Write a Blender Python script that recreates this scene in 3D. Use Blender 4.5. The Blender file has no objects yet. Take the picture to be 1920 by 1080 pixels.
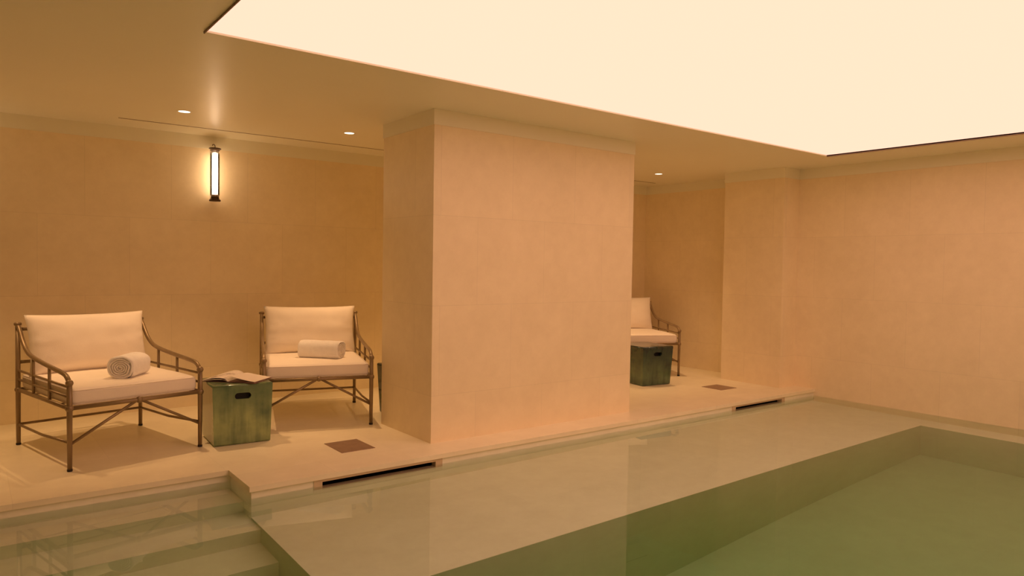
import bpy, bmesh, math, random
from mathutils import Vector, Matrix, noise
PI = math.pi
S = bpy.context.scene
COL = S.collection
random.seed(7)

# ------------------------------------------------------------------ camera
H = 1.40
cam_d = bpy.data.cameras.new('camera'); cam = bpy.data.objects.new('camera', cam_d); COL.objects.link(cam)
S.camera = cam
F_PX, YAW, PITCH, ROLL = 1337.47, 0.9174, 0.0322, 0.0154
cam_d.sensor_fit = 'HORIZONTAL'; cam_d.sensor_width = 36.0; cam_d.lens = F_PX * 36.0 / 1920.0
cam_d.clip_start = 0.05
fw = Vector((math.cos(YAW)*math.cos(PITCH), math.sin(YAW)*math.cos(PITCH), -math.sin(PITCH)))
r0 = fw.cross(Vector((0, 0, 1))).normalized(); u0 = r0.cross(fw)
c_, s_ = math.cos(ROLL), math.sin(ROLL)
r1 = r0*c_ + u0*s_; u1 = u0*c_ - r0*s_
cam.matrix_world = Matrix(((r1.x, u1.x, -fw.x, 0), (r1.y, u1.y, -fw.y, 0), (r1.z, u1.z, -fw.z, H), (0, 0, 0, 1)))

# ------------------------------------------------------------------ world, exposure
w = bpy.data.worlds.new('world'); S.world = w; w.use_nodes = True
w.node_tree.nodes['Background'].inputs[0].default_value = (0.0, 0.0, 0.0, 1)
vs = S.view_settings
vs.view_transform = 'Standard'; vs.look = 'None'; vs.gamma = 1.0; vs.exposure = 0.0; vs.use_curve_mapping = False
S.cycles.max_bounces = 20; S.cycles.diffuse_bounces = 5; S.cycles.glossy_bounces = 8
S.cycles.transmission_bounces = 14; S.cycles.sample_clamp_indirect = 8.0
S.cycles.blur_glossy = 0.5; S.cycles.adaptive_threshold = 0.015

PANEL_COL, PANEL_STR = (1.55, 0.825, 0.59), 1.0
SPOT_COL, SPOT_W = (1.0, 0.57, 0.28), 80.0
TUBE_COL, TUBE_STR = (1.0, 0.65, 0.40), 8.5

# ------------------------------------------------------------------ dimensions
ZC, ZT = 2.4714, 2.5913           # cornice bottom, ceiling
XE, YE, YI = 1.384, 4.45, 4.895   # deck edge corner, front edge, inner edge of the step bay
YB, XW, XS = 7.26, 7.918, 8.05    # back wall, right wall, right wall of the alcove
X0, Y0 = -4.5, -1.1
BAYX, POOLS = -1.5, 0.6
CX0, CX1, CY0, CY1 = 2.862, 5.087, 4.749, 5.583
WZ, LZ, DZ = -0.080, -0.42, -1.60
LY, LX = 3.15, 7.615

# ------------------------------------------------------------------ materials
def new_mat(name):
    m = bpy.data.materials.new(name); m.use_nodes = True
    nt = m.node_tree
    return m, nt, nt.nodes['Principled BSDF']
def N(nt, t, **kw):
    n = nt.nodes.new(t)
    for k, v in kw.items(): setattr(n, k, v)
    return n
def ramp(nt, fac, stops):
    r = N(nt, 'ShaderNodeValToRGB'); e = r.color_ramp.elements
    e[0].position, e[0].color = stops[0][0], (*stops[0][1], 1)
    e[1].position, e[1].color = stops[1][0], (*stops[1][1], 1)
    for p, c in stops[2:]:
        k = e.new(p); k.color = (*c, 1)
    nt.links.new(fac, r.inputs[0]); return r.outputs[0]
def mix(nt, a, b, fac, mode='MIX'):
    m = N(nt, 'ShaderNodeMix', data_type='RGBA', blend_type=mode)
    for s, v in ((m.inputs[0], fac), (m.inputs[6], a), (m.inputs[7], b)):
        if hasattr(v, 'is_output'): nt.links.new(v, s)
        else: s.default_value = v if not isinstance(v, tuple) else (*v, 1)
    return m.outputs[2]

def stone(name, base, rough, tile=(0.7, 0.704), off=(0.0, 0.0), joint=0.004, jdark=0.89, vary=0.03, spec=0.4, grain=9.0):
    """honed limestone slabs; UV holds metres along the wall and height"""
    m, nt, b = new_mat(name)
    uv = N(nt, 'ShaderNodeUVMap'); mp = N(nt, 'ShaderNodeMapping')
    mp.inputs['Location'].default_value = (-off[0], -off[1], 0)
    nt.links.new(uv.outputs[0], mp.inputs[0])
    br = N(nt, 'ShaderNodeTexBrick'); br.offset = 0.5; br.offset_frequency = 2
    br.inputs['Scale'].default_value = 1.0
    br.inputs['Brick Width'].default_value = tile[0]; br.inputs['Row Height'].default_value = tile[1]
    br.inputs['Mortar Size'].default_value = joint/2; br.inputs['Mortar Smooth'].default_value = 0.3
    br.inputs['Bias'].default_value = 0
    v = vary
    br.inputs['Color1'].default_value = (1-v*.6, 1-v*.6, 1-v*.6, 1); br.inputs['Color2'].default_value = (1+v*.4, 1+v*.4, 1+v*.4, 1)
    br.inputs['Mortar'].default_value = (jdark, jdark, jdark, 1)
    nt.links.new(mp.outputs[0], br.inputs[0])
    tc = N(nt, 'ShaderNodeTexCoord')
    n1 = N(nt, 'ShaderNodeTexNoise'); n1.inputs['Scale'].default_value = 2.3; n1.inputs['Detail'].default_value = 4
    n2 = N(nt, 'ShaderNodeTexNoise'); n2.inputs['Scale'].default_value = grain; n2.inputs['Detail'].default_value = 8; n2.inputs['Roughness'].default_value = 0.7
    nt.links.new(tc.outputs['Object'], n1.inputs[0]); nt.links.new(tc.outputs['Object'], n2.inputs[0])
    c1 = ramp(nt, n1.outputs[0], [(0.3, (.965, .96, .945)), (0.7, (1.02, 1.02, 1.02))])
    c2 = ramp(nt, n2.outputs[0], [(0.3, (.96, .95, .935)), (0.7, (1.03, 1.03, 1.03))])
    c = mix(nt, base, c1, 1.0, 'MULTIPLY'); c = mix(nt, c, c2, 1.0, 'MULTIPLY'); c = mix(nt, c, br.outputs[0], 1.0, 'MULTIPLY')
    nt.links.new(c, b.inputs['Base Color'])
    b.inputs['Roughness'].default_value = rough; b.inputs['Specular IOR Level'].default_value = spec
    return m

WALLC = (0.95, 0.822, 0.55)
M = {}
M['wall'] = stone('honed_limestone', WALLC, 0.38, off=(3.28, 0.37), spec=0.4)
M['wall_x'] = stone('honed_limestone_side', WALLC, 0.38, off=(3.105, 0.37), spec=0.4)
M['floor'] = stone('limestone_paving', (0.95, 0.87, 0.62), 0.34, tile=(1.17, 0.9), off=(0.2, 0.25), joint=0.003, jdark=0.9, vary=0.05, spec=0.45, grain=6)
M['pool_shaded'] = stone('pool_stone_depth_shade', (0.56, 0.62, 0.41), 0.5, tile=(1.6, 0.9), off=(0.6, 0.1), joint=0.003, jdark=0.95, vary=0.03, spec=0.3, grain=7)  # pool stone darkened and greened; shade of the deep water put into the colour
M['pool'] = stone('pool_stone', (0.965, 0.93, 0.74), 0.5, tile=(1.6, 0.9), off=(0.6, 0.1), joint=0.003, jdark=0.95, vary=0.03, spec=0.3, grain=7)

def plain(name, col, rough=0.5, metal=0.0, spec=0.5, bump=0.0, bscale=60, var=0.0, coat=0.0, sheen=0.0, vscale=5):
    m, nt, b = new_mat(name)
    tc = N(nt, 'ShaderNodeTexCoord')
    n = N(nt, 'ShaderNodeTexNoise'); n.inputs['Scale'].default_value = vscale; n.inputs['Detail'].default_value = 5
    nt.links.new(tc.outputs['Object'], n.inputs[0])
    c = ramp(nt, n.outputs[0], [(0.3, tuple(x*(1-var) for x in col)), (0.7, tuple(min(1, x*(1+var)) for x in col))])
    nt.links.new(c, b.inputs['Base Color'])
    b.inputs['Roughness'].default_value = rough; b.inputs['Metallic'].default_value = metal
    b.inputs['Specular IOR Level'].default_value = spec
    if coat: b.inputs['Coat Weight'].default_value = coat; b.inputs['Coat Roughness'].default_value = 0.1
    if sheen: b.inputs['Sheen Weight'].default_value = sheen
    if bump:
        n2 = N(nt, 'ShaderNodeTexNoise'); n2.inputs['Scale'].default_value = bscale; n2.inputs['Detail'].default_value = 3
        nt.links.new(tc.outputs['Object'], n2.inputs[0])
        bp = N(nt, 'ShaderNodeBump'); bp.inputs['Strength'].default_value = bump; bp.inputs['Distance'].default_value = 0.004
        nt.links.new(n2.outputs[0], bp.inputs['Height']); nt.links.new(bp.outputs[0], b.inputs['Normal'])
    return m
PLASTER = (0.95, 0.93, 0.74)
M['ceiling'] = plain('ceiling_paint', PLASTER, rough=0.33, spec=0.45, var=0.01, vscale=1.5)
M['cornice'] = plain('cornice_paint', (0.93, 0.90, 0.70), rough=0.5, spec=0.3, var=0.01)
M['trim_dark'] = plain('panel_trim', (0.20, 0.13, 0.07), rough=0.5)
M['black'] = plain('black_void', (0.006, 0.006, 0.007), rough=0.6)
M['slot'] = plain('air_slot_shade', (0.17, 0.10, 0.05), rough=0.7)  # for a flush strip; the shade inside the slot is put into its colour
M['steel'] = plain('warm_steel', (0.66, 0.52, 0.34), rough=0.45, metal=0.2, var=0.05)
M['drain'] = plain('floor_access_plate', (0.36, 0.24, 0.16), rough=0.42, metal=0.35, var=0.10, vscale=14)
M['bronze'] = plain('bronze_tube', (0.29, 0.205, 0.105), rough=0.38, metal=0.35, spec=0.5, var=0.10, vscale=9)
M['foot'] = plain('dark_rubber', (0.02, 0.015, 0.01), rough=0.7)
M['cushion'] = plain('cream_canvas', (0.96, 0.87, 0.73), rough=0.9, spec=0.15, bump=0.25, bscale=220, var=0.015, sheen=0.1)
M['towel'] = plain('white_terry', (0.97, 0.94, 0.88), rough=0.95, spec=0.1, bump=0.9, bscale=190, var=0.03, sheen=0.2, vscale=30)
M['towel_in'] = plain('white_terry_roll', (0.93, 0.88, 0.79), rough=0.95, spec=0.1, bump=0.9, bscale=190, var=0.05, vscale=30)
M['cap'] = plain('sconce_bronze', (0.075, 0.04, 0.025), rough=0.35, metal=0.6)
M['pewter'] = plain('sconce_collar', (0.35, 0.30, 0.27), rough=0.35, metal=0.7)
M['paper'] = plain('page_paper', (0.80, 0.70, 0.58), rough=0.6, var=0.02)
M['cover'] = plain('magazine_cover', (0.30, 0.16, 0.12), rough=0.45, var=0.3, vscale=8)

def emis(name, col, st):
    m, nt, b = new_mat(name)
    b.inputs['Base Color'].default_value = (0, 0, 0, 1); b.inputs['Specular IOR Level'].default_value = 0
    b.inputs['Emission Color'].default_value = (*col, 1); b.inputs['Emission Strength'].default_value = st
    return m
M['panel'] = emis('luminous_stretch_ceiling', PANEL_COL, PANEL_STR)
M['tube'] = emis('lit_tube', TUBE_COL, TUBE_STR)
M['lens'] = emis('downlight_lens', (1.0, 0.85, 0.62), 3.0)

# thin clear glass sleeve
m, nt, b = new_mat('clear_glass_sleeve')
nt.nodes.remove(b)
tr = N(nt, 'ShaderNodeBsdfTransparent'); gl = N(nt, 'ShaderNodeBsdfGlossy'); gl.inputs['Roughness'].default_value = 0.03
fr = N(nt, 'ShaderNodeFresnel'); fr.inputs[0].default_value = 1.45; mx = N(nt, 'ShaderNodeMixShader')
tr.inputs[0].default_value = (0.94, 0.95, 0.93, 1)
nt.links.new(fr.outputs[0], mx.inputs[0]); nt.links.new(tr.outputs[0], mx.inputs[1]); nt.links.new(gl.outputs[0], mx.inputs[2])
nt.links.new(mx.outputs[0], nt.nodes['Material Output'].inputs[0]); M['glass'] = m

# water: clear refractive surface over a softly green absorbing body
m, nt, b = new_mat('pool_water')
b.inputs['Base Color'].default_value = (1, 1, 1, 1); b.inputs['Roughness'].default_value = 0.0
b.inputs['IOR'].default_value = 1.333; b.inputs['Transmission Weight'].default_value = 1.0
va = N(nt, 'ShaderNodeVolumeAbsorption'); va.inputs['Color'].default_value = (0.10, 0.88, 0.42, 1); va.inputs['Density'].default_value = 0.20
nt.links.new(va.outputs[0], nt.nodes['Material Output'].inputs['Volume']); M['water'] = m

# reactive green glaze
m, nt, b = new_mat('green_reactive_glaze')
tc = N(nt, 'ShaderNodeTexCoord'); mp = N(nt, 'ShaderNodeMapping'); mp.inputs['Scale'].default_value = (26, 26, 3.2)
nt.links.new(tc.outputs['Object'], mp.inputs[0])
n1 = N(nt, 'ShaderNodeTexNoise'); n1.inputs['Scale'].default_value = 1.0; n1.inputs['Detail'].default_value = 6; nt.links.new(mp.outputs[0], n1.inputs[0])
n2 = N(nt, 'ShaderNodeTexNoise'); n2.inputs['Scale'].default_value = 7.0; n2.inputs['Detail'].default_value = 5; nt.links.new(tc.outputs['Object'], n2.inputs[0])
sp = N(nt, 'ShaderNodeSeparateXYZ'); nt.links.new(tc.outputs['Object'], sp.inputs[0])
mr = N(nt, 'ShaderNodeMapRange'); mr.inputs[1].default_value = 0.20; mr.inputs[2].default_value = 0.47; nt.links.new(sp.outputs[2], mr.inputs[0])
ca = ramp(nt, n1.outputs[0], [(0.33, (.085, .15, .055)), (0.66, (.30, .38, .14))])
cb = ramp(nt, n2.outputs[0], [(0.35, (.075, .14, .065)), (0.65, (.34, .42, .16))])
c = mix(nt, ca, cb, 0.5)
ad = N(nt, 'ShaderNodeMath', operation='MULTIPLY'); nt.links.new(mr.outputs[0], ad.inputs[0]); nt.links.new(n1.outputs[0], ad.inputs[1])
c = mix(nt, c, (.045, .105, .07), ad.outputs[0])
nt.links.new(c, b.inputs['Base Color']); b.inputs['Roughness'].default_value = 0.25; b.inputs['Coat Weight'].default_value = 0.5; b.inputs['Coat Roughness'].default_value = 0.12
bp = N(nt, 'ShaderNodeBump'); bp.inputs['Strength'].default_value = 0.25; bp.inputs['Distance'].default_value = 0.01
nt.links.new(n2.outputs[0], bp.inputs['Height']); nt.links.new(bp.outputs[0], b.inputs['Normal']); M['glaze'] = m
# deep teal variant of the same glaze, for the darker stools
m = M['glaze'].copy(); m.name = 'dark_teal_reactive_glaze'; M['glaze_dark'] = m
for nd in m.node_tree.nodes:
    if nd.type == 'VALTORGB':
        nd.color_ramp.elements[0].color = (.012, .035, .022, 1); nd.color_ramp.elements[1].color = (.11, .19, .085, 1)
    if nd.type == 'MAP_RANGE': nd.inputs[1].default_value = 0.10; nd.inputs[4].default_value = 1.9
    if nd.type == 'MATH': nd.use_clamp = True
    if nd.type == 'MIX' and nd.inputs[7].is_linked is False: nd.inputs[7].default_value = (.010, .028, .026, 1)

# printed page: columns of grey text beside a dark picture block
m, nt, b = new_mat('printed_page')
tc = N(nt, 'ShaderNodeTexCoord'); n = N(nt, 'ShaderNodeTexNoise'); n.inputs['Scale'].default_value = 9; n.inputs['Detail'].default_value = 3
nt.links.new(tc.outputs['Object'], n.inputs[0])
c = ramp(nt, n.outputs[0], [(0.30, (.22, .15, .12)), (0.42, (.80, .70, .58)), (0.9, (.84, .74, .62))])
nt.links.new(c, b.inputs['Base Color']); b.inputs['Roughness'].default_value = 0.45; M['page'] = m

# ------------------------------------------------------------------ mesh helpers
def bx(bm, x0, x1, y0, y1, z0, z1):
    v = [bm.verts.new(c) for c in ((x0,y0,z0),(x1,y0,z0),(x1,y1,z0),(x0,y1,z0),(x0,y0,z1),(x1,y0,z1),(x1,y1,z1),(x0,y1,z1))]
    for f in ((3,2,1,0),(4,5,6,7),(0,1,5,4),(1,2,6,5),(2,3,7,6),(3,0,4,7)): bm.faces.new([v[i] for i in f])
def worlduv(bm):
    uv = bm.loops.layers.uv.verify()
    for f in bm.faces:
        n = f.normal
        for l in f.loops:
            p = l.vert.co
            if abs(n.z) > 0.7: l[uv].uv = (p.x, p.y)
            elif abs(n.y) > abs(n.x): l[uv].uv = (p.x, p.z)
            else: l[uv].uv = (p.y, p.z)
def obj(name, bm, mat, parent=None, smooth=False, uvs=False, bevel=0.0):
    bm.normal_update()
    if bevel:
        bmesh.ops.bevel(bm, geom=bm.edges[:], offset=bevel, segments=2, affect='EDGES', profile=0.6); bm.normal_update()
    if uvs: worlduv(bm)
    me = bpy.data.meshes.new(name); bm.to_mesh(me); bm.free()
    for mm in (mat if isinstance(mat, (list, tuple)) else [mat]): me.materials.append(mm)
    o = bpy.data.objects.new(name, me); COL.objects.link(o)
    if parent: o.parent = parent
    if smooth:
        for p in me.polygons: p.use_smooth = True
    return o
def struct(name, bm, mat, bevel=0.0):
    o = obj(name, bm, mat, uvs=True, bevel=bevel); o['kind'] = 'structure'; return o
def boxes(*bs):
    bm = bmesh.new()
    for b_ in bs: bx(bm, *b_)
    return bm
def thing(name, label, cat, loc=(0,0,0), rz=0, group=None):
    o = bpy.data.objects.new(name, None); COL.objects.link(o); o.empty_display_size = 0.1
    o.location = loc; o.rotation_euler = (0, 0, rz); o['label'] = label; o['category'] = cat
    if group: o['group'] = group
    return o
def tag(o, label, cat, group=None):
    o['label'] = label; o['category'] = cat
    if group: o['group'] = group
    return o
def tube(bm, pts, r, n=12, cap=True):
    pts = [Vector(p) for p in pts]; rs = r if isinstance(r, (list, tuple)) else [r]*len(pts)
    rings = []; ref = None
    for i, p in enumerate(pts):
        t = (pts[min(i+1, len(pts)-1)] - pts[max(i-1, 0)]).normalized()
        if ref is None: ref = Vector((0,0,1)) if abs(t.z) < 0.9 else Vector((1,0,0))
        a = t.cross(ref).normalized(); b2 = t.cross(a).normalized(); ref = a.cross(t)
        rings.append([bm.verts.new(p + (a*math.cos(2*PI*k/n) + b2*math.sin(2*PI*k/n))*rs[i]) for k in range(n)])
    for i in range(len(rings)-1):
        for k in range(n): bm.faces.new((rings[i][k], rings[i][(k+1)%n], rings[i+1][(k+1)%n], rings[i+1][k]))
    if cap: bm.faces.new(rings[0][::-1]); bm.faces.new(rings[-1])
def lathe(bm, prof, c=(0,0,0), n=28, axis='z'):
    rings = []
    for r, z in prof:
        rings.append([bm.verts.new((c[0]+r*math.cos(2*PI*k/n), c[1]+r*math.sin(2*PI*k/n), c[2]+z)) for k in range(n)])
    for i in range(len(rings)-1):
        for k in range(n): bm.faces.new((rings[i][k], rings[i][(k+1)%n], rings[i+1][(k+1)%n], rings[i+1][k]))
    bm.faces.new(rings[0][::-1]); bm.faces.new(rings[-1])
def ball(bm, c, r, sz=1.0):
    prof = [(r*math.sin(a), -r*sz*math.cos(a)) for a in [PI*(0.06+0.88*i/8) for i in range(9)]]
    lathe(bm, prof, c, 14)
def fix(bm): bmesh.ops.recalc_face_normals(bm, faces=bm.faces[:])
def tb(*segs):
    bm = bmesh.new()
    for s in segs: tube(bm, *s)
    fix(bm); return bm
def copy_tree(o, parent=None):
    c = o.copy(); COL.objects.link(c)
    if parent: c.parent = parent
    for ch in list(o.children): copy_tree(ch, c)
    return c

# ------------------------------------------------------------------ the room
floor_bm = boxes((XE, XS, YE, YB, -.034, 0), (BAYX, XE, YI, YB, -.034, 0), (X0, BAYX, Y0, YB, -.034, 0), (BAYX, XW, Y0, POOLS, -.034, 0))
struct('floor', floor_bm, M['floor'])
T = 0.2
struct('wall_back', boxes((X0-T, XS+T, YB, YB+T, -.1, ZT+.1)), M['wall'])
struct('wall_left', boxes((X0-T, X0, Y0-T, YB, -.1, ZT+.1)), M['wall_x'])
struct('wall_front', boxes((X0, XW+T, Y0-T, Y0, -.1, ZT+.1)), M['wall'])
struct('wall_right', boxes((XW, XW+T, Y0, CY0-.03, DZ-.1, ZT+.1)), M['wall_x'])
struct('wall_alcove_right', boxes((XS, XS+T, 5.5, YB, -.1, ZT+.1)), M['wall_x'])
struct('wall_pier', boxes((7.60, XW+T+.05, CY0-.03, 5.54, -.034, ZT+.02)), M['wall_x'])
struct('wall_pillar', boxes((CX0, CX1, CY0, CY1, -.02, ZT+.02)), M['wall'])
# cornice bands (painted plaster, a little proud of the stone)
p_ = .006
struct('trim_1', boxes((X0, XS, YB-p_, YB+.02, ZC, ZT+.01)), M['cornice'])
struct('trim_2', boxes((CX0-p_, CX1+p_, CY0-p_, CY1+p_, ZC, ZT+.01)), M['cornice'])
struct('trim_3', boxes((XW-p_, XW+.02, Y0, CY0-.03, ZC, ZT+.01), (7.60-p_, XW, CY0-.03-p_, 5.54+p_, ZC, ZT+.01), (XS-p_, XS+.02, 5.54, YB, ZC, ZT+.01)), M['cornice'])
struct('trim_4', boxes((X0-.02, X0+p_, Y0, YB, ZC, ZT+.01), (X0, XW, Y0-.02, Y0+p_, ZC, ZT+.01)), M['cornice'])
# ceiling with the opening for the luminous panel
LX0, LX1, LY0, LY1 = 0.998, 7.167, -0.80, 3.975
SY0, SY1 = 6.838, 6.852
struct('ceiling', boxes((X0, XS, LY1, SY0, ZT, ZT+.1), (X0, 1.03, SY0, SY1, ZT, ZT+.1), (7.77, XS, SY0, SY1, ZT, ZT+.1), (X0, XS, SY1, YB, ZT, ZT+.1),
       (X0, XW, Y0, LY0, ZT, ZT+.1), (X0, LX0, LY0, LY1, ZT, ZT+.1), (LX1, XW, LY0, LY1, ZT, ZT+.1)), M['ceiling'])
pt = thing('ceiling_light_panel', 'huge glowing cream stretched light panel set in the ceiling above the pool', 'ceiling light', (0, 0, ZT))
obj('diffuser', boxes((LX0, LX1, LY0, LY1, .010, .014)), M['panel'], pt)
fr_ = .006
obj('edge_trim', boxes((LX0-fr_, LX0, LY0, LY1, -.010, .012), (LX1, LX1+fr_, LY0, LY1, -.010, .012)), M['trim_dark'], pt)
tag(obj('air_slot', boxes((1.03, 7.77, SY0-.001, SY1+.001, ZT-.0015, ZT+.03)), M['slot']), 'long thin dark ventilation slot in the alcove ceiling near the back wall', 'vent')

# pool shell
SB = .016
SK = [(1.803, 2.791), (6.331, 7.302)]     # skimmers: outer frame x-range
yw = YE + SB
parts = [(XE+SB, XW+T, yw, yw+.45, DZ-.1, -.14)]
xs = [XE+SB] + [v for s in SK for v in s] + [XW+T]
for i in range(0, len(xs), 2): parts.append((xs[i], xs[i+1], yw, yw+.45, -.14, -.034))
for a, b2 in SK: parts.append((a, b2, yw+.30, yw+.45, -.14, -.034))
struct('wall_pool_back', boxes(*parts), M['pool'])
struct('wall_pool_bay', boxes((BAYX-T, XE+SB, YI+SB, YI+SB+.2, DZ-.1, -.034)), M['pool'])
struct('wall_pool_left', boxes((BAYX-T, BAYX-SB, POOLS-T, YI+SB, DZ-.1, -.034)), M['pool'])
struct('wall_pool_front', boxes((BAYX-SB, XW, POOLS-T, POOLS-SB, DZ-.1, -.034)), M['pool'])
struct('floor_pool', boxes((BAYX-T, XW, POOLS-T, YI+SB, DZ-.1, DZ)), M['pool_shaded'])
struct('floor_pool_ledge', boxes((XE+SB, XW, LY, yw, LZ-.004, LZ), (LX, XW, POOLS-SB, LY, LZ-.004, LZ)), M['pool'])
struct('wall_pool_basin', boxes((XE+SB, XW, LY, yw, DZ, LZ-.004), (LX, XW, POOLS-SB, LY, DZ, LZ-.004)), M['pool_shaded'])
st_y = [YI+SB, 4.62, 4.285, 3.97, 3.67, 3.36, 3.05, 2.74]
st_z = [-.26, -.46, -.665, -.84, -1.0, -1.16, -1.34]
struct('floor_pool_steps', boxes(*[(BAYX-SB, XE+SB, st_y[i+1], st_y[i], DZ, st_z[i]) for i in range(7)]), M['pool'])
# water body
bm = bmesh.new()
e = .05
loop = [(BAYX-e, POOLS-e), (XW+e, POOLS-e), (XW+e, yw+.31), (XE+SB+.06, yw+.31), (XE+SB+.06, YI+e), (BAYX-e, YI+e)]
lo = [bm.verts.new((x, y, DZ-.05)) for x, y in loop]; hi = [bm.verts.new((x, y, WZ)) for x, y in loop]
bm.faces.new(lo[::-1]); bm.faces.new(hi)
for i in range(6): bm.faces.new((lo[i], lo[(i+1) % 6], hi[(i+1) % 6], hi[i]))
wa = obj('pool_water', bm, M['water']); wa['kind'] = 'structure'

# ------------------------------------------------------------------ skimmers
def skimmer(a, b2, label):
    t = thing('pool_skimmer', label, 'pool skimmer', ((a+b2)/2, yw, -.087), 0, None)
    hw = (b2-a)/2; iw = hw - .058
    z0, z1 = -.053, .053; iz0, iz1 = -.040, .034
    yy0, yy1 = -.006, .05
    obj('frame', boxes((-hw, -iw, yy0, yy1, z0, z1), (iw, hw, yy0, yy1, z0, z1), (-iw, iw, yy0, yy1, iz1, z1), (-iw, iw, yy0, yy1, z0, iz0)), M['steel'], t)
    obj('recess', boxes((-iw-.02, iw+.02, .25, .29, z0, z1), (-iw-.02, iw+.02, yy1, .25, iz1, z1), (-iw-.02, iw+.02, yy1, .25, z0, iz0),
        (-iw-.02, -iw, yy1, .25, iz0, iz1), (iw, iw+.02, yy1, .25, iz0, iz1)), M['black'], t)
skimmer(*SK[0], 'long dark slot skimmer in the pool edge in front of the pillar')
skimmer(*SK[1], 'distant slot skimmer in the pool edge near the right wall')

# ------------------------------------------------------------------ floor plates
def plate(cx, cy, wx_, wy_, rz, label):
    bm = boxes((-wx_/2, wx_/2, -wy_/2, wy_/2, 0, .003))
    o = obj('floor_access_plate', bm, M['drain'], bevel=.001); o.location = (cx, cy, 0); o.rotation_euler.z = rz
    tag(o, label, 'floor plate')
plate(2.315, 5.035, .27, .33, 0, 'square brown metal plate in the floor left of the pillar')
plate(7.018, 5.135, .29, .28, 0, 'small brown metal plate in the floor in front of the farthest armchair')

# ------------------------------------------------------------------ downlights
def downlight(x, y, label):
    t = thing('recessed_downlight', label, 'downlight', (x, y, ZT))
    bm = bmesh.new()
    n = 28; a = [bm.verts.new((.057*math.cos(2*PI*k/n), .057*math.sin(2*PI*k/n), 0)) for k in range(n)]
    b2 = [bm.verts.new((.054*math.cos(2*PI*k/n), .054*math.sin(2*PI*k/n), -.003)) for k in range(n)]
    c2 = [bm.verts.new((.045*math.cos(2*PI*k/n), .045*math.sin(2*PI*k/n), -.003)) for k in range(n)]
    d2 = [bm.verts.new((.045*math.cos(2*PI*k/n), .045*math.sin(2*PI*k/n), 0)) for k in range(n)]
    for R1, R2 in ((a, b2), (b2, c2), (c2, d2)):
        for k in range(n): bm.faces.new((R1[k], R1[(k+1)%n], R2[(k+1)%n], R2[k]))
    fix(bm)
    obj('trim_ring', bm, M['ceiling'], t, smooth=True)
    bm = bmesh.new(); lathe(bm, [(.045, -.002), (.045, 0)]); fix(bm); obj('lens', bm, M['lens'], t)
    L = bpy.data.lights.new('downlight_lamp', 'SPOT'); L.energy = SPOT_W; L.color = SPOT_COL
    L.spot_size = math.radians(74); L.spot_blend = 1.0; L.shadow_soft_size = 0.022
    o = bpy.data.objects.new('downlight_lamp', L); COL.objects.link(o); o.parent = t; o.location = (0, 0, -.03)
downlight(1.40, 6.19, 'round recessed ceiling downlight left of the glowing wall lamp')
downlight(2.81, 6.17, 'round recessed ceiling downlight close to the left side of the pillar')
downlight(7.03, 6.14, 'round recessed ceiling downlight above the farthest armchair, right of the pillar')
downlight(-.02, 6.21, 'recessed ceiling downlight beyond the left edge of the picture')
downlight(4.22, 6.16, 'recessed ceiling downlight hidden behind the pillar, nearer its left side')
downlight(5.62, 6.15, 'recessed ceiling downlight hidden behind the pillar, nearer its right side')

# ------------------------------------------------------------------ wall sconces
def sconce(x, label):
    y = YB - .10; z = 1.972
    t = thing('wall_sconce', label, 'wall lamp', (x, y, z))
    def L(name, prof, mat, n=28):
        bm = bmesh.new(); lathe(bm, prof, n=n); fix(bm); return obj(name, bm, M[mat], t, smooth=False)
    L('bottom_cap', [(.012, -.012), (.050, -.008), (.053, 0), (.050, .008), (.040, .014), (.036, .032), (.033, .034)], 'cap')
    L('bottom_collar', [(.034, .034), (.038, .038), (.038, .052), (.030, .056)], 'pewter')
    L('top_collar', [(.026, .452), (.034, .458), (.036, .468), (.042, .471), (.044, .482), (.047, .485)], 'pewter')
    L('top_cap', [(.047, .485), (.055, .487), (.056, .493), (.050, .497), (.014, .501), (.010, .503)], 'cap')
    g = bmesh.new(); n = 28
    a = [g.verts.new((.041*math.cos(2*PI*k/n), .041*math.sin(2*PI*k/n), .05)) for k in range(n)]
    b2 = [g.verts.new((.041*math.cos(2*PI*k/n), .041*math.sin(2*PI*k/n), .46)) for k in range(n)]
    for k in range(n): g.faces.new((a[k], a[(k+1)%n], b2[(k+1)%n], b2[k]))
    obj('glass_tube', g, M['glass'], t, smooth=True)
    bm = bmesh.new(); lathe(bm, [(.015, .056), (.024, .060), (.026, .12), (.027, .25), (.026, .39), (.024, .448), (.015, .452)]); fix(bm)
    obj('bulb', bm, M['tube'], t, smooth=True)
    for a_ in (35, 155, 275):
        ax, ay = .043*math.cos(math.radians(a_)), .043*math.sin(math.radians(a_))
        obj('rod', tb(([(ax, ay, .01), (ax, ay, .49)], .0014, 6)), M['cap'], t)
    for zz in (.14, .375):
        obj('ring', tb(([(.0425*math.cos(2*PI*k/24), .0425*math.sin(2*PI*k/24), zz) for k in range(25)], .0010, 5)), M['pewter'], t)
    obj('hook', tb(([(0, 0, .500), (0, 0, .520), (-.006, 0, .530), (-.016, 0, .532), (-.022, 0, .526), (-.022, 0, .518)], .0035, 8)), M['cap'], t, smooth=True)
    # wall arms
    for zz in (.012, .49): obj('bracket', tb(([(0, .03, zz), (0, .098, zz)], .005, 8)), M['cap'], t)
sconce(1.892, 'glowing tubular wall lamp with dark bronze caps above the armchairs')
sconce(-.30, 'matching tubular wall lamp beyond the left edge of the picture')

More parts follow.
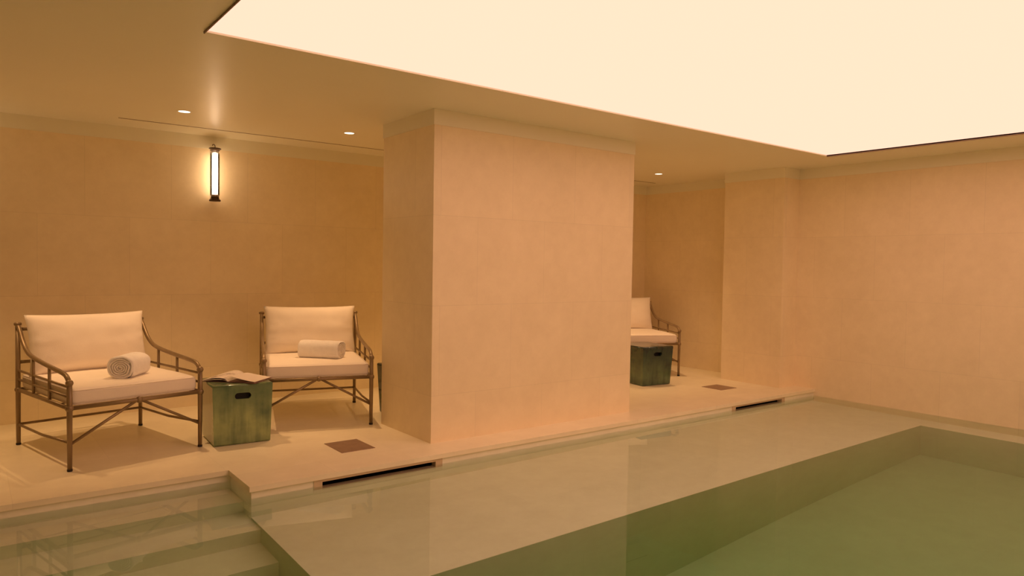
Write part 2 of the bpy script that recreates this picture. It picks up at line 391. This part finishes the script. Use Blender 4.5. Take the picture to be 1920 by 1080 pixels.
# ------------------------------------------------------------------ cushions
def pillow(wd, ht, th, seed, nx=40, nz=26):
    """soft scatter-back cushion: x width, z height, y thickness, pointed corners"""
    bm = bmesh.new(); G = {}
    for s in (-1, 1):
        for i in range(nx+1):
            for j in range(nz+1):
                u = 2*i/nx-1; v = 2*j/nz-1
                edge = (i in (0, nx)) or (j in (0, nz))
                if edge and s == 1: G[s, i, j] = G[-1, i, j]; continue
                pin = 1 - .055*(1-abs(u)**2.2)*abs(v)**3; pin2 = 1 - .045*(1-abs(v)**2.2)*abs(u)**3
                x = u*wd/2*pin2; z = v*ht/2*pin
                f = max(0, (1-abs(u)**3.2))**.55 * max(0, (1-abs(v)**2.6))**.6
                wr = noise.noise(Vector((u*2.2+seed, v*2.0, s*3.1)))*.012 + noise.noise(Vector((u*7+seed, v*5, s*2)))*.004*(abs(u)**2+.3)
                cr = .006*math.sin(v*16+noise.noise(Vector((v*3, seed, 0)))*4)*max(0, abs(u)-.72)/.28*(1-abs(v))
                y = s*(th/2*f + (wr+cr)*min(1, f*1.5))
                if s == 1: y *= .8
                G[s, i, j] = bm.verts.new((x, y, z))
    for s in (-1, 1):
        for i in range(nx):
            for j in range(nz):
                q = [G[s, i, j], G[s, i+1, j], G[s, i+1, j+1], G[s, i, j+1]]
                bm.faces.new(q if s == -1 else q[::-1])
    return bm
def box_cushion(wd, dp, th, seed, n=36, m=10):
    """boxed seat cushion with rounded edges, origin at the bottom centre"""
    bm = bmesh.new()
    bmesh.ops.create_cube(bm, size=2.0)
    bmesh.ops.subdivide_edges(bm, edges=bm.edges[:], cuts=23, use_grid_fill=True)
    hx, hy, hz = wd/2, dp/2, th/2; R = .028
    for v in bm.verts:
        u, q, t = v.co
        # concentrate rows near the edges
        g = lambda a: math.copysign(1-(1-abs(a))**1.6, a)
        p = Vector((g(u)*hx, g(q)*hy, g(t)*hz))
        c = Vector((max(-hx+R, min(hx-R, p.x)), max(-hy+R, min(hy-R, p.y)), max(-hz+R, min(hz-R, p.z))))
        d = p - c
        if d.length > 1e-6: p = c + d.normalized()*min(d.length, R) if d.length > R else p
        k = max(0, 1-abs(u)**3)*max(0, 1-abs(q)**3)
        if t > .3: p.z += .010*k + .004*noise.noise(Vector((u*2+seed, q*2, 0)))
        bow = max(0, 1-abs(t)**2)*.006
        if abs(q) > .9: p.y += math.copysign(bow, q)
        if abs(u) > .9: p.x += math.copysign(bow, u)
        v.co = p + Vector((0, 0, hz))
    return bm
def seam(wd, dp, z, R=.03):
    pts = []
    for cx, cy, a0 in ((wd/2-R, dp/2-R, 0), (-wd/2+R, dp/2-R, 90), (-wd/2+R, -dp/2+R, 180), (wd/2-R, -dp/2+R, 270)):
        for k in range(5):
            a = math.radians(a0+90*k/4); pts.append((cx+R*math.cos(a), cy+R*math.sin(a), z))
    pts.append(pts[0]); return pts

# ------------------------------------------------------------------ armchair
CW, CD = .878, 1.020     # leg centre distances
def make_armchair(label, loc, rz):
    t = thing('lounge_armchair', label, 'armchair', loc, rz, None)
    hw = CW/2; fy, by = -CD/2, CD/2; r = .0155
    ZF = .415
    for sx in (-1, 1):
        x = sx*hw
        # front leg rises through the frame to the arm collar
        bm = bmesh.new(); tube(bm, [(x, fy, .012), (x, fy, ZF), (x, fy, .585)], [.0145, .0175, .0165], 14)
        ball(bm, (x, fy, ZF), .026, 1.0); ball(bm, (x, fy, .582), .024, 1.0); fix(bm)
        lg = obj('leg', bm, M['bronze'], t, smooth=True)
        bm = bmesh.new(); lathe(bm, [(.015, 0), (.0165, .003), (.0165, .014), (.015, .016)], (x, fy, 0), 16); fix(bm); obj('foot_cap', bm, M['foot'], lg)
        bm = bmesh.new(); tube(bm, [(x, by, .012), (x, by, ZF), (x, by, .900)], [.0145, .017, .0155], 14)
        ball(bm, (x, by, ZF), .024, .9)
        lathe(bm, [(.014, -.012), (.023, -.010), (.025, -.002), (.025, .006), (.020, .012), (.006, .014)], (x, by, .905), 18); fix(bm)
        lg = obj('leg', bm, M['bronze'], t, smooth=True)
        bm = bmesh.new(); lathe(bm, [(.015, 0), (.0165, .003), (.0165, .014), (.015, .016)], (x, by, 0), 16); fix(bm); obj('foot_cap', bm, M['foot'], lg)
        # swooping arm: falls from the back post, runs forward, turns down to the collar
        prof = [(0, .893), (.022, .885), (.055, .850), (.10, .795), (.155, .745), (.225, .708), (.30, .690), (.42, .676), (.55, .664), (.70, .652), (.84, .642),
                (.915, .636), (.955, .628), (.990, .612), (1.008, .592), (1.02, .575)]
        pts = []
        for i in range(len(prof)-1):
            for k in range(3):
                a, b2 = prof[i], prof[i+1]; f = k/3
                pts.append((x, by-(a[0]+(b2[0]-a[0])*f), a[1]+(b2[1]-a[1])*f))
        pts.append((x, fy, .575))
        for _ in range(3):
            pts = [pts[0]] + [tuple((Vector(pts[i-1])+Vector(pts[i])*2+Vector(pts[i+1]))/4) for i in range(1, len(pts)-1)] + [pts[-1]]
        ar = obj('arm', tb((pts, .0155, 14)), M['bronze'], t, smooth=True)
        for zz0, zz1 in ((.555, .560), (.488, .492)):
            obj('arm_rail', tb(([(x, by, zz1), (x, fy, zz0)], .0085, 10)), M['bronze'], ar, smooth=True)
        for d_, zt_ in ((.335, .686), (.655, .656)):
            obj('spindle', tb(([(x, by-d_, ZF), (x, by-d_, zt_)], .0105, 10)), M['bronze'], ar, smooth=True)
        # side stretcher
        obj('stretcher', tb(([(x, by, .155), (x, 0, .158), (x, fy, .190)], .0095, 10)), M['bronze'], t, smooth=True)
        # front diagonal brace from the rail centre to the leg
        obj('brace', tb(([(sx*.015, fy+.002, ZF-.004), (sx*hw, fy+.002, .175)], .010, 10)), M['bronze'], t, smooth=True)
    obj('stretcher', tb(([(-hw, by, .155), (hw, by, .155)], .0095, 10)), M['bronze'], t, smooth=True)
    bm = bmesh.new()
    for a, b2 in (((-hw, fy), (hw, fy)), ((-hw, by), (hw, by)), ((-hw, fy), (-hw, by)), ((hw, fy), (hw, by))):
        tube(bm, [(*a, ZF), (*b2, ZF)], .0145, 12)
    for k in (2, 4, 6):
        yy = fy + CD*k/8; tube(bm, [(-hw, yy, ZF-.006), (hw, yy, ZF-.006)], .005, 8)
    ball(bm, (0, fy, ZF), .023, 1.0); fix(bm)
    obj('seat_frame', bm, M['bronze'], t, smooth=True)
    bm = bmesh.new()
    for zz in (.865, .62): tube(bm, [(-hw, by, zz), (hw, by, zz)], .0125, 12)
    for k in range(1, 6): tube(bm, [(-hw+CW*k/6, by, ZF), (-hw+CW*k/6, by, .865)], .0075, 8)
    fix(bm); obj('back_frame', bm, M['bronze'], t, smooth=True)
    cu = obj('seat_cushion', box_cushion(CW-.045, CD-.035, .112, loc[0]), M['cushion'], t, smooth=True); cu.location = (0, .0, ZF+.008)
    obj('piping', tb((seam(CW-.042, CD-.030, .101, .035), .0028, 6), (seam(CW-.042, CD-.030, .010, .035), .0028, 6)), M['cushion'], cu, smooth=True)
    pl = obj('back_cushion', pillow(.845, .465, .215, loc[0]*3), M['cushion'], t, smooth=True)
    pl.location = (0, by-.135, .535+.215); pl.rotation_euler = (math.radians(-14), 0, 0)
    return t
def chair_at(flx, fly, ang, label):
    a = math.radians(ang); ux_, uy_ = math.cos(a), math.sin(a)
    cx = flx + ux_*CW/2 - uy_*CD/2; cy = fly + uy_*CW/2 + ux_*CD/2
    return make_armchair(label, (cx, cy, 0), a), (cx, cy)
ch1, c1 = chair_at(.531, 5.441, 13.0, 'bronze tubular armchair with cream cushions, left of the green ceramic stool with the magazine')
A2 = -17.0; a = math.radians(A2)
ch2, c2 = chair_at(2.777-CW*math.cos(a), 5.61-CW*math.sin(a), A2, 'bronze tubular armchair with cream cushions, between the magazine stool and the pillar')
A3 = -26.0; a = math.radians(A3)
ch3, c3 = chair_at(7.301-CW*math.cos(a), 5.97-CW*math.sin(a), A3, 'farthest bronze armchair with cream cushions, half hidden behind the pillar')

# ------------------------------------------------------------------ rolled towels
def towel(lx, ly, origin, ang, axis_deg, ln, rw, rh, label, seed):
    """rolled towel; axis along local x, end faces show the spiral"""
    a = math.radians(ang)
    x = origin[0] + lx*math.cos(a) - ly*math.sin(a); y = origin[1] + lx*math.sin(a) + ly*math.cos(a)
    t = thing('rolled_towel', label, 'towel', (x, y, .540), a + math.radians(axis_deg), None)
    nx, nk = 40, 48
    def R(ph, u, s):
        c, si = math.cos(ph), math.sin(ph)
        k = (abs(c)**2.5+abs(si)**2.5)**(-1/2.5)
        return k*(1+.035*noise.noise(Vector((c*1.3+seed, si*1.3, u*3)))+.02*math.sin(u*9+seed+ph)*.5)*s
    bm = bmesh.new(); rings = []
    us = [-1, -.992, -.975, -.94] + [-.9+1.8*i/(nx-8) for i in range(nx-7)] + [.94, .975, .992, 1]
    for u in us:
        s = 1.0 if abs(u) < .9 else 1-.13*((abs(u)-.9)/.1)**3
        ring = []
        for k in range(nk):
            ph = 2*PI*k/nk; q = R(ph, u, s)
            lip = .008*noise.noise(Vector((math.cos(ph)*2+seed, math.sin(ph)*2, 7)))
            ring.append(bm.verts.new((u*ln/2+(lip if abs(u) > .9 else 0), q*rw*math.cos(ph), rh+q*rh*math.sin(ph)*.97)))
        rings.append(ring)
    for i in range(len(rings)-1):
        for k in range(nk): bm.faces.new((rings[i][k], rings[i][(k+1)%nk], rings[i+1][(k+1)%nk], rings[i+1][k]))
    # recessed end discs so that the spiral fold stands proud
    for ring, sgn in ((rings[0], 1), (rings[-1], -1)):
        inner = [bm.verts.new((v.co.x+sgn*.014, v.co.y*.86, rh+(v.co.z-rh)*.86)) for v in ring]
        for k in range(nk): bm.faces.new((ring[k], ring[(k+1)%nk], inner[(k+1)%nk], inner[k]))
        bm.faces.new(inner)
    fix(bm)
    zmin = min(v.co.z for v in bm.verts)
    for v in bm.verts: v.co.z -= zmin
    obj('towel_roll', bm, M['towel'], t, smooth=True)
    # spiral layers visible in the ends
    for sgn in (-1, 1):
        pts = []; rs = []
        for i in range(150):
            f = i/149; ph = f*2*PI*4.2 + seed; rr = .10 + .74*f
            pts.append((sgn*(ln/2-.006+.004*noise.noise(Vector((f*30, seed, 0)))), rr*rw*math.cos(ph)*(1+.05*math.sin(5*ph)), rh-.004+rr*rh*math.sin(ph)*.93))
            rs.append(.0062)
        obj('end_fold', tb((pts, rs, 8)), M['towel_in'], t, smooth=True)
    # loose outer edge of the cloth running along the roll
    bm = bmesh.new(); q = 1.03
    for u0, u1 in ((-1, 1),):
        prev = None
        for i in range(21):
            u = -.97+1.94*i/20
            row = []
            for k in range(7):
                ph = math.radians(-158+k*9+3*math.sin(u*4+seed)); hgt = .0045*math.sin(PI*k/6)+.001
                qq = R(ph, u, 1.0)
                row.append(bm.verts.new((u*ln/2, (qq*rw+hgt)*math.cos(ph), rh+(qq*rh+hgt)*math.sin(ph)*.97-zmin)))
            if prev:
                for k in range(6): bm.faces.new((prev[k], prev[k+1], row[k+1], row[k]))
            prev = row
    fix(bm); obj('loose_edge', bm, M['towel'], t, smooth=True)
    return t
towel(.500, .310, (.531, 5.441), 13.0, 43.0, .29, .092, .083, 'white towel rolled with its spiral end facing out, on the left armchair', 1.3)
a = math.radians(A2)
o2 = (2.77-CW*math.cos(a), 5.61-CW*math.sin(a))
towel(.505, .40, o2, A2, -33.0, .39, .090, .080, 'white rolled towel lying sideways, on the armchair beside the pillar', 4.1)

# ------------------------------------------------------------------ ceramic stools
def stool(cx, cy, rz, wt, wb, h, mat, label):
    t = thing('ceramic_stool', label, 'stool', (cx, cy, 0), rz, None)
    # hollow tapered box with a pill-shaped hand slot cut through the front and the back
    bm = bmesh.new()
    sw, sh, sz = .060, .024, h-.092      # slot half width, half height, height
    def face_grid(side):
        # local frame: a along the face, z up ; outer surface with a slot outline bridged inside
        hw = lambda z: (wb + (wt-wb)*z/h)/2
        def P(a_, z, dp=0):
            y = -(hw(z)-dp)
            if side == 0: return (a_, y, z)
            if side == 1: return (-y, a_, z)
            if side == 2: return (-a_, -y, z)
            return (y, -a_, z)
        n = 24
        out = []; ins = []
        for k in range(n):
            ang = 2*PI*k/n + PI/4 + 1e-6
            c, s = math.cos(ang), math.sin(ang)
            cc = (sw-sh)*(1 if c > 0 else -1)
            out.append((cc + sh*c, sz + sh*s))
        return P, hw, out
    for side in range(4):
        P, hw, sl = face_grid(side)
        slot = side in (0, 2)
        if not slot:
            v = [bm.verts.new(P(x_, z)) for x_, z in ((-hw(0), 0), (hw(0), 0), (hw(h), h), (-hw(h), h))]
            bm.faces.new(v)
            continue
        z1, z2 = sz-.05, sz+.05; xa = sw+.03
        V = {}
        def g(x_, z, dp=0):
            k = (round(x_, 5), round(z, 5), dp)
            if k not in V: V[k] = bm.verts.new(P(x_, z, dp))
            return V[k]
        def quad(*c): bm.faces.new([g(*q) for q in c])
        quad((-hw(0), 0), (hw(0), 0), (hw(z1), z1), (xa, z1), (-xa, z1), (-hw(z1), z1))
        quad((-hw(z2), z2), (-xa, z2), (xa, z2), (hw(z2), z2), (hw(h), h), (-hw(h), h))
        quad((-hw(z1), z1), (-xa, z1), (-xa, z2), (-hw(z2), z2)); quad((xa, z1), (hw(z1), z1), (hw(z2), z2), (xa, z2))
        # ring between the rectangle and the slot
        rect = [(xa, z2), (-xa, z2), (-xa, z1), (xa, z1)]
        n = len(sl); per = n//4
        for q in range(4):
            seg = [sl[(q*per+i) % n] for i in range(per+1)]
            A_, B_ = rect[q], rect[(q+1) % 4]
            for i in range(per):
                if i < per//2: bm.faces.new([g(*A_), g(*seg[i+1]), g(*seg[i])])
                else: bm.faces.new([g(*B_), g(*seg[i+1]), g(*seg[i])])
            bm.faces.new([g(*A_), g(*B_), g(*seg[per//2])])
        # the slot's own thickness
        for i in range(n):
            p0, p1 = sl[i], sl[(i+1) % n]
            bm.faces.new([g(*p0), g(*p1), g(p1[0], p1[1], .03), g(p0[0], p0[1], .03)])
    top = [bm.verts.new((sx*wt/2, sy*wt/2, h)) for sx, sy in ((-1,-1),(1,-1),(1,1),(-1,1))]
    bm.faces.new(top)
    bot = [bm.verts.new((sx*wb/2, sy*wb/2, 0)) for sx, sy in ((-1,-1),(1,-1),(1,1),(-1,1))]
    bm.faces.new(bot[::-1])
    bmesh.ops.remove_doubles(bm, verts=bm.verts[:], dist=1e-4)
    fix(bm); bm.normal_update()
    # soften only the twelve outline edges
    ed = []
    for e_ in bm.edges:
        if len(e_.link_faces) == 2 and e_.calc_face_angle(0) > 1.2:
            m_ = (e_.verts[0].co+e_.verts[1].co)/2
            inslot = abs(m_.z-sz) < .03 and abs(m_.x) < .07 and e_.calc_length() < .2
            if not inslot: ed.append(e_)
    bmesh.ops.bevel(bm, geom=ed, offset=.014, segments=4, affect='EDGES', profile=.5)
    body = obj('body', bm, M[mat], t)
    for p in body.data.polygons: p.use_smooth = p.area < .004 and not (abs(p.center.z-sz) < .06 and abs(p.center.x) < .10)
    # dark hollow behind the slots
    ins = obj('hollow', boxes((-sw-.02, sw+.02, -wb/2+.035, wb/2-.035, sz-.04, sz+.04)), M['black'], t)
    return t
stool(1.682, 5.745, math.radians(-3.6), .442, .415, .465, 'glaze', 'square green glazed ceramic stool with the open magazine on top')
stool(6.520, 5.840, math.radians(-8.0), .462, .415, .465, 'glaze_dark', 'dark green glazed ceramic stool in front of the farthest armchair')
stool(3.275, 5.815, math.radians(-3.0), .462, .415, .465, 'glaze_dark', 'dark ceramic stool almost hidden behind the left side of the pillar')

# ------------------------------------------------------------------ open magazine
mg = thing('open_magazine', 'open magazine lying face up on the green ceramic stool', 'magazine', (1.685, 5.735, .466), math.radians(-45), None)
def sheet(prof, y0, y1, th, ny=8, twist=0.0):
    bm = bmesh.new(); T_ = []; B_ = []
    for j in range(ny+1):
        v = j/ny; y = y0+(y1-y0)*v
        T_.append([bm.verts.new((x, y, z*(1+twist*(v-.5))+th)) for x, z in prof])
        B_.append([bm.verts.new((x, y, z*(1+twist*(v-.5)))) for x, z in prof])
    n = len(prof)
    for j in range(ny):
        for i in range(n-1):
            bm.faces.new((T_[j][i], T_[j][i+1], T_[j+1][i+1], T_[j+1][i])); bm.faces.new((B_[j][i], B_[j+1][i], B_[j+1][i+1], B_[j][i+1]))
    for i in range(n-1):
        bm.faces.new((B_[0][i], B_[0][i+1], T_[0][i+1], T_[0][i])); bm.faces.new((T_[ny][i], T_[ny][i+1], B_[ny][i+1], B_[ny][i]))
    for j in range(ny):
        bm.faces.new((T_[j][0], T_[j+1][0], B_[j+1][0], B_[j][0])); bm.faces.new((T_[j][n-1], B_[j][n-1], B_[j+1][n-1], T_[j+1][n-1]))
    fix(bm); return bm
def arc(x1, h_, zend, n=14, z0=0.004, pk=.35):
    return [(x1*i/n, z0 + (zend-z0)*(i/n) + h_*math.sin(PI*min(1, (i/n)**.62))) for i in range(n+1)]
obj('cover', sheet([(-.222+.444*i/20, 0) for i in range(21)], -.14, .14, .002), M['cover'], mg)
obj('left_pages', sheet(arc(-.216, .016, .003)[::-1], -.137, .137, .006, twist=.25), M['page'], mg, smooth=False)
obj('right_pages_shaded', sheet([(.214*i/14, .004+.004*math.sin(PI*i/14)) for i in range(15)], -.137, .137, .003), M['cover'], mg)  # dark cover colour on these pages paints the shade under the lifted ones
obj('loose_page', sheet(arc(-.205, .034, .016)[::-1], -.135, .135, .0012, twist=.5), M['page'], mg, smooth=True)
obj('lifted_pages', sheet([(-.006+.222*i/16, .009+.036*(1-i/16)**1.25*min(1, .80+i*.1)) for i in range(17)], -.137, .138, .0022, twist=-.30), M['paper'], mg)
